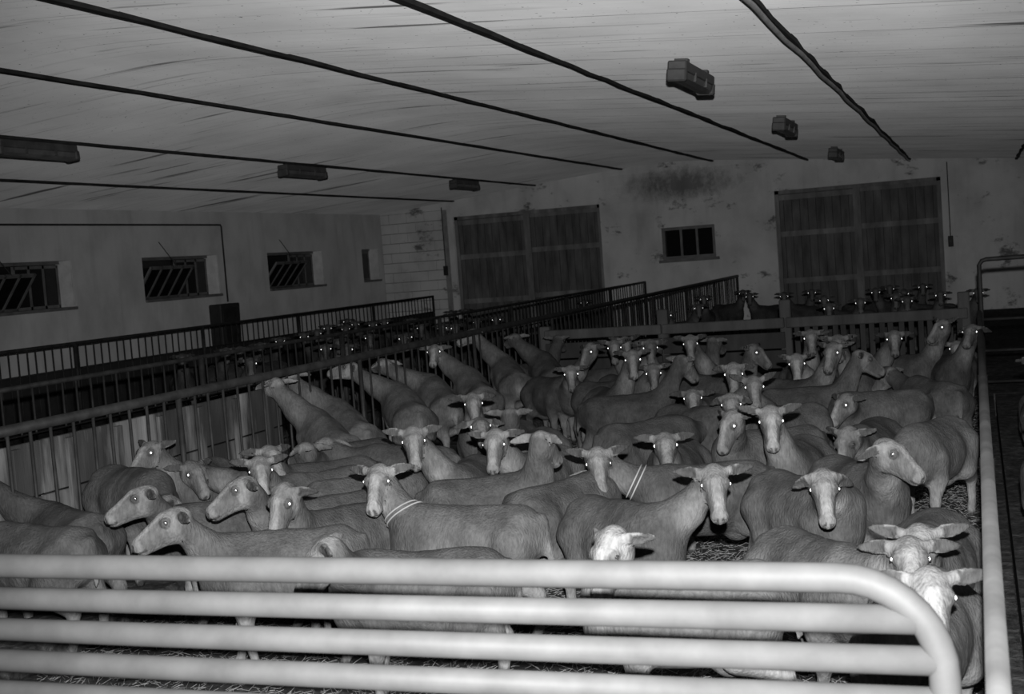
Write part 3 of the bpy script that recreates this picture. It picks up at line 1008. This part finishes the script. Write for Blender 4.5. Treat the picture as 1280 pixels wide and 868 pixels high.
def sheep_a(W, R_, E, yaw, pitch, label, droop=None, step=None, tone=None, fat=1.0, col_=False, sweep=None, mob=1.0, lift=0.0, rise=0.0):
    """W, R_: where the line of sight to withers and rump meets back height; E: eyes"""
    w = on_z(*W, LIT + rise + SC * 0.715 + lift); r_ = on_z(*R_, LIT + rise + SC * 0.70 + 0.1 * lift)
    d = w - r_; heading = math.atan2(d[1], d[0])
    ctr = (w + r_) / 2 - np.array([math.cos(heading), math.sin(heading), 0]) * 0.04
    Q_.append(dict(x=ctr[0], y=ctr[1], h=heading, E=E, yaw=yaw, pitch=pitch, label=label, droop=droop, step=step, tone=tone, fat=fat, col_=col_, sweep=sweep, box=MAIN, mob=mob, lift=lift, rise=rise))


def sheep_e(E, z, turn, yaw, pitch, label, droop=None, reach=0.20, tone=None):
    """E: eyes at height z; turn: body heading against the line to the camera (+ = towards image right)"""
    e = on_z(*E, LIT + SC * z)
    hx, hz = head_frame(e, yaw, pitch)
    poll = e - SC * 1.12 * (hx * 0.064 + hz * 0.022)
    fx, _ = head_frame(e, turn, 0)
    loc = np.array([poll[0], poll[1], 0]) - fx * (0.30 + reach) * SC
    Q_.append(dict(x=loc[0], y=loc[1], h=math.atan2(fx[1], fx[0]), E=E, yaw=yaw, pitch=pitch, label=label, droop=droop, step=None,
                   tone=tone or random.uniform(0.68, 0.88), fat=1.0, col_=False, sweep=None, box=MAIN, mob=1.0))  # default coat set darker, painting in the flash falling off with distance


def relax(items, gap=0.33, it=260):
    P = np.array([[q['x'], q['y']] for q in items]); P0 = P.copy()
    D = np.array([[math.cos(q['h']), math.sin(q['h'])] for q in items])
    T = np.array([-0.36, -0.2, 0.0, 0.16, 0.30]) * 0.88
    B = np.array([q['box'] for q in items]); mob = np.array([q.get('mob', 1.0) for q in items])
    n = len(items)
    V = unit_rows(P - CAM[:2])                               # line of sight on the ground
    for k in range(it):
        S = P[:, None] + D[:, None] * T[None, :, None]        # n,5,2
        dv = S[:, None, :, None] - S[None, :, None, :]          # n,n,5,5,2
        L = np.linalg.norm(dv, axis=-1)
        Lf = L.reshape(n, n, 25); m = Lf.argmin(2); Lm = np.take_along_axis(Lf, m[..., None], 2)[..., 0]
        vec = np.take_along_axis(dv.reshape(n, n, 25, 2), m[..., None, None].repeat(2, 3), 2)[:, :, 0]
        np.fill_diagonal(Lm, 9)
        ov = np.clip(gap - Lm, 0, 0.3)
        push = (vec / np.maximum(Lm, 1e-3)[..., None] * ov[..., None]).sum(1) * 0.22 * mob[:, None]
        al = (push * V).sum(1, keepdims=True) * V               # slide mostly along the line of sight
        P = P + al + 0.55 * (push - al)
        if k < it * 0.6: P += (P0 - P) * 0.012
        ext = np.abs(D) * 0.32 + 0.09
        P[:, 0] = np.clip(P[:, 0], B[:, 0] + ext[:, 0], B[:, 1] - ext[:, 0]); P[:, 1] = np.clip(P[:, 1], B[:, 2] + ext[:, 1], B[:, 3] - ext[:, 1])
    for q, p in zip(items, P): q['x'], q['y'] = float(p[0]), float(p[1])
    w = np.argwhere(np.triu(Lm) * (np.triu(np.ones((n, n)), 1)) > 0)
    bad = [(i, j) for i in range(n) for j in range(i) if Lm[i, j] < gap - 0.08]
    mv = np.linalg.norm(P - P0, axis=1)
    print('RELAX tight pairs', len(bad), 'max move %.2f mean %.2f' % (mv.max(), mv.mean()))
    for i in np.argsort(-mv)[:12]: print('   moved %.2f' % mv[i], items[i]['label'])


def unit_rows(a): return a / np.linalg.norm(a, axis=1, keepdims=True)


def build_ewe(q):
    heading = q['h']; E = q['E']; label = q['label']
    ch, sh = math.cos(heading), math.sin(heading)
    Rm = np.array([[ch, -sh, 0], [sh, ch, 0], [0, 0, 1]])
    loc = np.array([q['x'], q['y'], LIT + q.get('rise', 0.0)])
    lift = q.get('lift', 0.0) / SC
    for rnd in range(2):
        base = loc + Rm @ np.array([0.33 * BX, 0, 0.60 + lift]) * SC
        pref = unit(Rm @ np.array([0.62, 0, 0.78]))
        dr = ray(*E); best = None
        for t in np.linspace(2.5, 22, 2400):
            e = CAM + dr * t
            if np.linalg.norm(e - base) > 0.9: continue
            hx, hz = head_frame(e, q['yaw'], q['pitch'])
            poll = e - SC * 1.12 * (hx * 0.064 + hz * 0.022)
            v = (poll - base) / SC; L = np.linalg.norm(v)
            loc_ = Rm.T @ v
            cost = ((L - 0.36) / 0.08) ** 2 + 1.2 * (1 - (v / L) @ pref) + (3 * max(0, 0.02 - loc_[0]) / 0.1) + max(0, (poll[2] - loc[2]) / SC - 1.06 - lift) * 40
            if best is None or cost < best[0]: best = (cost, hx, hz, poll, L)
        if rnd == 0 and best is not None and best[4] > 0.46:
            st = (best[3] - base)[:2]; st = st / max(np.linalg.norm(st), 1e-6) * min((best[4] - 0.44) * SC, 0.28)
            loc[:2] += st
            loc[0] = min(max(loc[0], MAIN[0] + 0.25), MAIN[1] - 0.1); loc[1] = min(max(loc[1], MAIN[2] + 0.25), MAIN[3] - 0.3)
        else:
            break
    if best is None:
        poll = base + Rm @ np.array([0.25, 0, 0.25]); hx, hz = head_frame(poll, q['yaw'], q['pitch'])
        print('NOHEAD', label)
    else:
        _, hx, hz, poll, L = best
        if L > 0.52:
            print('LONGNECK %.2f' % L, label); poll = base + (poll - base) * 0.52 / L
        elif L < 0.24:
            poll = base + (poll - base) * 0.24 / L
    lp = Rm.T @ (poll - loc) / SC
    lp[0] = max(lp[0], 0.27)
    p = Pose(lp, Rm.T @ hx, Rm.T @ hz, random.uniform(-0.06, 0.06) if q['step'] is None else q['step'],
             random.uniform(4, 20) if q['droop'] is None else q['droop'], random.uniform(8, 26) if q['sweep'] is None else q['sweep'], q['fat'], lift=lift)
    hb, hh = res(np.linalg.norm(loc[:2]))
    return finish('sheep', label, loc, heading, p, hb, hh, (q['tone'] or random.uniform(0.9, 1.12)), col_=q['col_'])


# ewes whose backs show: withers, rump, eyes, face turn (0 = at the camera, + = to the right of the picture), face pitch
A = sheep_a
A((165, 598), (72, 584), (226, 640), 90, 60, 'ewe with ragged unshorn flank standing against the feed fence trough boards', rise=0.14)
A((232, 634), (300, 628), (166, 622), -82, 20, 'ewe in profile with a dark ear patch, head just above a bigger pale profile head', droop=4, sweep=4)
A((268, 660), (400, 650), (203, 652), -80, 22, 'large pale-headed ewe in profile right behind the gate, neck stretched level', droop=4, sweep=4, tone=1.1)
A((-30, 655), (70, 662), (-75, 640), -90, 30, 'rounded ewe rump with a pale tail line, close behind the gate by the feed fence')
A((5, 622), (84, 642), (-40, 606), -90, 30, 'darker ewe seen as a sloping back between the pale-tailed rump and the profile heads', tone=0.85)
A((206, 590), (240, 574), (180, 566), -48, 28, 'slim-faced ewe looking along the trough with one ear held straight out', droop=0)
A((292, 590), (312, 566), (246, 592), 32, 42, 'ewe with a narrow face turned down, one pale ear out sideways, beside the slim-faced one', droop=5)
A((362, 602), (438, 592), (326, 589), 4, 42, 'ewe facing the flash with bright brow, above a profile head with a ring-shaped ear', droop=10)
A((385, 582), (462, 572), (341, 571), 20, 30, 'ewe peeping over the head of a bright-browed ewe, one long ear out', droop=14)
A((338, 626), (430, 612), (290, 612), -75, 25, 'ewe in profile with a ring-shaped dark ear, chin over another back', droop=6, sweep=0)
A((372, 642), (452, 628), (348, 630), -35, 52, 'pale-faced ewe with lowered head squeezed between two backs', droop=45)
A((412, 566), (476, 556), (376, 562), -150, 20, 'ewe seen from behind the head, white cheek, near the dark end of the trough shadow', droop=20)
A((440, 560), (500, 562), (404, 553), -160, 10, 'ewe with head turned away showing both ear rims, behind the white-cheeked one', droop=25)
A((372, 508), (466, 548), (338, 478), -140, 5, 'long-backed ewe reaching through the feed fence bars, nearest to the trough boards', step=0.03, tone=1.3, lift=0.14)
A((404, 496), (486, 531), (356, 466), -150, 0, 'ewe with wrinkled neck reaching up to the feed rail, second along the fence', tone=1.3, lift=0.14)
A((462, 473), (548, 514), (424, 454), -95, 5, 'broad ewe with a pale head in profile under the feed rail', fat=1.08, tone=1.3, lift=0.14)
A((498, 464), (580, 497), (455, 442), -150, 5, 'ewe with a bright white throat patch stretching over the feed rail', tone=1.3, lift=0.14)
A((580, 455), (646, 486), (542, 440), -12, 35, 'ewe at the feed rail looking back with a thin pale face, throat lit', tone=1.3, lift=0.14)
A((622, 438), (680, 466), (580, 412), -70, 20, 'ewe with its head raised above the feed rail, one eye shining', tone=1.3, lift=0.14)
A((662, 440), (704, 466), (640, 422), -150, 15, 'dark ewe beside the raised head at the feed rail, only its back showing', tone=0.85, lift=0.14)
A((598, 530), (640, 512), (592, 505), 4, 42, 'small-looking ewe with white nose line, above two stacked faces', droop=10)
A((610, 556), (655, 532), (601, 533), 6, 20, 'ewe with raised muzzle and wide drooping ears, in the middle of three stacked faces', droop=18)
A((640, 575), (690, 556), (617, 556), -14, 48, 'ewe with two pale cheek stripes, lowest of three stacked faces', droop=8)
A((664, 590), (575, 600), (684, 552), 150, 35, 'ewe with a dark turned-away head and a round pale rump, behind the collared ewe', droop=25)
A((532, 604), (566, 578), (517, 552), 0, 44, 'ewe with a long upright white neck and small face', droop=5)
A((520, 634), (628, 634), (470, 602), -18, 40, 'ewe with a pale double collar on the neck, full side showing', droop=10, col_=True, step=0.05, tone=1.25)
A((450, 694), (572, 690), (392, 700), -100, 50, 'ewe with a pale back close under the top pipe of the gate')
A((722, 588), (674, 602), (752, 600), 170, 45, 'ewe seen from the rump with pale hind legs, between the collared ones')
A((838, 640), (730, 622), (895, 606), 6, 46, 'ewe with outstretched ears, bright face and a dark rump with a pale streak', droop=6, step=-0.04)
A((812, 590), (938, 580), (748, 580), 2, 46, 'ewe with white nose and a thin collar, long back and hind legs astride', droop=4, col_=True, step=0.07, tone=0.95)
A((840, 566), (858, 545), (832, 557), 2, 32, 'ewe with a round pale muzzle and level ears, over the back of the thin-collared one', droop=5)
A((868, 516), (776, 530), (888, 536), 150, 50, 'ewe with a broad dark back and no face showing, in the middle of the flock', tone=0.75)  # coat darkened to paint in weaker flash mid-flock
A((952, 548), (1000, 545), (908, 532), -42, 52, 'ewe with long pale nose pointing down towards the broad dark back', droop=20)
A((936, 512), (998, 506), (914, 506), 0, 38, 'ewe with ears hanging both sides, directly above the long pale nose', droop=40)
A((972, 562), (1000, 540), (964, 527), 2, 46, 'ewe with a straight pale neck facing the flash and one ear pricked up', droop=-8)
A((1022, 596), (985, 592), (1031, 612), 4, 48, 'ewe with a white blaze and both ears hanging in an arch', droop=48, sweep=0)
A((1086, 584), (1030, 570), (1124, 566), 62, 32, 'ewe with a mottled wrinkled head in profile, pale neck', droop=40)
A((1108, 548), (1210, 512), (1076, 585), -60, 50, 'rangy ewe with bright unclipped side and long pale hind leg by the side fence', step=0.07, tone=1.45)
A((1060, 540), (1092, 524), (1055, 556), -30, 60, 'ewe with its head down in front of the rangy one, only shoulder showing')
A((1066, 492), (1118, 490), (1050, 506), -48, 40, 'dark-faced ewe with one bright ear, muzzle over the bare floor', droop=6)
A((1128, 470), (1196, 482), (1104, 470), -120, 40, 'dark ewe standing across the pen before the slatted fence, head hidden', tone=0.85)
A((1200, 455), (1196, 425), (1196, 436), 0, 35, 'ewe facing the flash by the end of the side fence with shaggy chest', droop=8)
A((1004, 474), (1030, 462), (996, 455), 0, 48, 'ewe with a white nose line and bright chest alone in a gap of bare floor', droop=14)
A((800, 476), (736, 478), (817, 467), 2, 46, 'dark ewe standing side-on with belly clear of the floor and a narrow lit face', droop=8, tone=0.75)  # lowered coat tone stands in for flash fading with depth
A((716, 482), (728, 462), (714, 468), 0, 44, 'ewe with a tall white neck and chest facing the flash, legs showing', droop=10)
A((872, 690), (950, 690), (812, 692), -38, 58, 'very pale head of a ewe just behind the gate with one dark ear opening', droop=40, tone=1.35)
A((1098, 706), (1030, 684), (1138, 699), 2, 30, 'bright ewe face between the ears of two others at the curved gate corner', droop=12, tone=1.08)
A((1190, 690), (1212, 655), (1151, 688), 2, 45, 'ewe with long level ears behind the bright face at the curved gate corner', droop=2, tone=1.05)
A((1178, 740), (1206, 705), (1166, 748), 6, 40, 'ewe with its ear shadowed black, lowest at the curved gate corner', droop=4, tone=1.05)
A((620, 545), (668, 520), (640, 520), 170, 30, 'dark ewe seen from behind above the stacked faces', tone=0.8)
A((490, 590), (420, 602), (520, 600), 120, 60, 'ewe with a plain grey back behind the collared one, head down')
E_ = sheep_e
E_((917, 468), 0.98, 10, 0, 46, 'ewe with a pointed lit face before the dark gap, ears folded down', droop=30)
E_((943, 484), 0.88, 35, 4, 40, 'ewe with a bright ear and shadowed face beside the pointed lit one', droop=-5)
E_((866, 498), 0.80, -8, 0, 30, 'ewe with lowered head and rounded back behind it, both eyes shining', droop=12)
E_((1038, 441), 0.98, 40, -25, 46, 'thin-faced ewe with one eye shining near the slatted fence', droop=10)
E_((1014, 423), 1.00, 10, 0, 44, 'small dark ewe with two shining eyes left of the slats, nose down', droop=14)
E_((1048, 430), 1.00, -30, 2, 40, 'dark ewe with two bright eyes behind the thin-faced one', droop=10)
E_((1118, 424), 0.96, 25, 0, 40, 'shadowed ewe in front of the slats, only its two eyes bright', droop=12, tone=0.7)
E_((1172, 409), 1.02, 50, -50, 34, 'ewe with a mottled head turned aside against the slats, ears out', droop=-10)
E_((1212, 415), 0.98, 15, -20, 30, 'ewe squeezed against the end post of the cross fence', droop=30)
E_((791, 450), 1.00, 15, 0, 46, 'ewe with a long white nose line before the bright eyes by the boards', droop=12)
E_((768, 435), 1.02, -30, 0, 44, 'ewe with wide ears against the dark boards of the cross fence', droop=6)
E_((813, 435), 1.02, 30, 0, 42, 'ewe with wide ears and a bright ear tip, right by the white nose line', droop=5)
E_((803, 443), 0.95, -20, -30, 40, 'ewe mostly hidden, one eye bright between two faces', droop=14, tone=0.8)
E_((733, 440), 1.00, 30, -42, 46, 'ewe with its long pale face in three-quarter view near the feed fence end', droop=20)
E_((863, 430), 1.00, 20, 0, 46, 'ewe alone before the cross fence boards with a small lit face', droop=14)
E_((896, 427), 0.98, 60, 150, 25, 'ewe with head turned away showing the inside of a pale ear', droop=5)
E_((783, 430), 1.02, 60, 10, 40, 'ewe hidden behind wide ears, one eye glinting by the boards', tone=0.75)
E_((950, 440), 0.92, 70, 60, 40, 'dark ewe crossing behind the pointed lit face', tone=0.7)
E_((1086, 448), 0.95, 80, 100, 35, 'dark ewe standing in front of the slats with lit throat', tone=0.75)
E_((700, 425), 0.95, 140, 160, 30, 'dark ewe facing away at the corner of feed fence and cross fence', tone=0.75)
E_((860, 455), 0.90, 90, 130, 45, 'dark ewe grazing the floor behind the rounded back', tone=0.7)

# flocks in the dark pens: a few poses shared by copies, each one its own object
VAR = []
for k, (turn, yaw_l, pt) in enumerate(((0, 0, 40), (45, -10, 35), (-50, 8, 40), (80, 0, 35), (-85, 0, 42), (25, 5, 30))):
    a = math.radians(turn)                       # body turned by a against the face
    fx = np.array([math.cos(a), math.sin(a), 0.0])
    # in the body's frame the face looks along the inverse turn
    fd = np.array([math.cos(-a), math.sin(-a), 0.0])
    pr = math.radians(pt)
    hx = fd * math.cos(pr) - np.array([0, 0, math.sin(pr)]); hz = fd * math.sin(pr) + np.array([0, 0, math.cos(pr)])
    eye_z = 0.98
    poll = np.array([0.47, 0, eye_z - 0.02]) + fd * 0.02
    VAR.append((Pose(poll, hx, hz, 0.03, 12), a, None))
VAR = [(p, a, sheep_mesh('sheep', p, 0.032, 0.016, 0.62)) for p, a, _ in VAR]  # coats darkened all over, painting in the dimness of the pens


FAR = []


def far_sheep(E, k, label, group, box):
    p, a, me = VAR[k % len(VAR)]
    e = on_z(*E, LIT + SC * 0.98)
    heading = math.atan2(CAM[1] - e[1], CAM[0] - e[0]) + a
    mid = (p.eye_pos(1) + p.eye_pos(-1)) / 2
    ch, sh = math.cos(heading), math.sin(heading)
    FAR.append(dict(x=e[0] - (ch * mid[0] - sh * mid[1]) * SC, y=e[1] - (sh * mid[0] + ch * mid[1]) * SC, h=heading, k=k % len(VAR), label=label, group=group, box=box))


k = 0
for E in ((241, 443), (270, 440), (300, 436), (325, 431), (396, 414), (424, 401), (410, 408), (432, 409), (444, 403), (465, 404), (486, 401), (461, 421), (444, 424), (407, 433),
          (508, 400), (511, 418), (527, 407), (534, 419), (551, 408), (569, 406), (582, 388), (596, 400), (564, 390), (629, 397), (473, 431), (313, 451), (380, 418), (350, 424)):
    far_sheep(E, k, 'ewe in the dark pens across the feed fence, little but its shining eyes showing', 'ewes in the dark pens across the alley', (-12.6, -7.65, 5, 29.6)); k += 1
for E in ((984, 367), (1011, 364), (1050, 381), (1075, 376), (1096, 362), (1108, 359), (1130, 364), (1152, 357), (1144, 368), (1203, 365), (833, 391), (848, 384), (1030, 372), (1170, 366), (870, 372), (905, 366), (940, 368), (1120, 374)):
    far_sheep(E, k, 'ewe in the unlit pen behind the timber cross fence, eyes shining', 'ewes behind the cross fence', (-5.05, 1.2, 15.3, 29.7)); k += 1
far_sheep((754, 375), 1, 'ewe in the dark pens across the feed fence, little but its shining eyes showing', 'ewes in the dark pens across the alley', (-12.6, -7.65, 5, 29.6))


relax(Q_)
for q in Q_: build_ewe(q)
FAR.append(dict(x=0.42, y=9.8, h=math.radians(-95), k=0, label='ewe with a bright ear looking out from beyond the side fence', group='ewes in the side aisle', box=(0.1, 2.5, 5, 16)))
FAR.append(dict(x=0.36, y=7.1, h=math.radians(-92), k=0, label='ewe beyond the side fence with only a pale cheek showing past the rail', group='ewes in the side aisle', box=(0.1, 2.5, 5, 16)))
relax(FAR)
for q in FAR:
    p, a, me = VAR[q['k']]
    o = bpy.data.objects.new('sheep', me); o.location = (q['x'], q['y'], LIT); o.rotation_euler = (0, 0, q['h']); o.scale = (SC, SC, SC)
    link(o); put_eyes(o, p, q['h'], 1.35); tag(o, q['label'], 'sheep', q['group'])
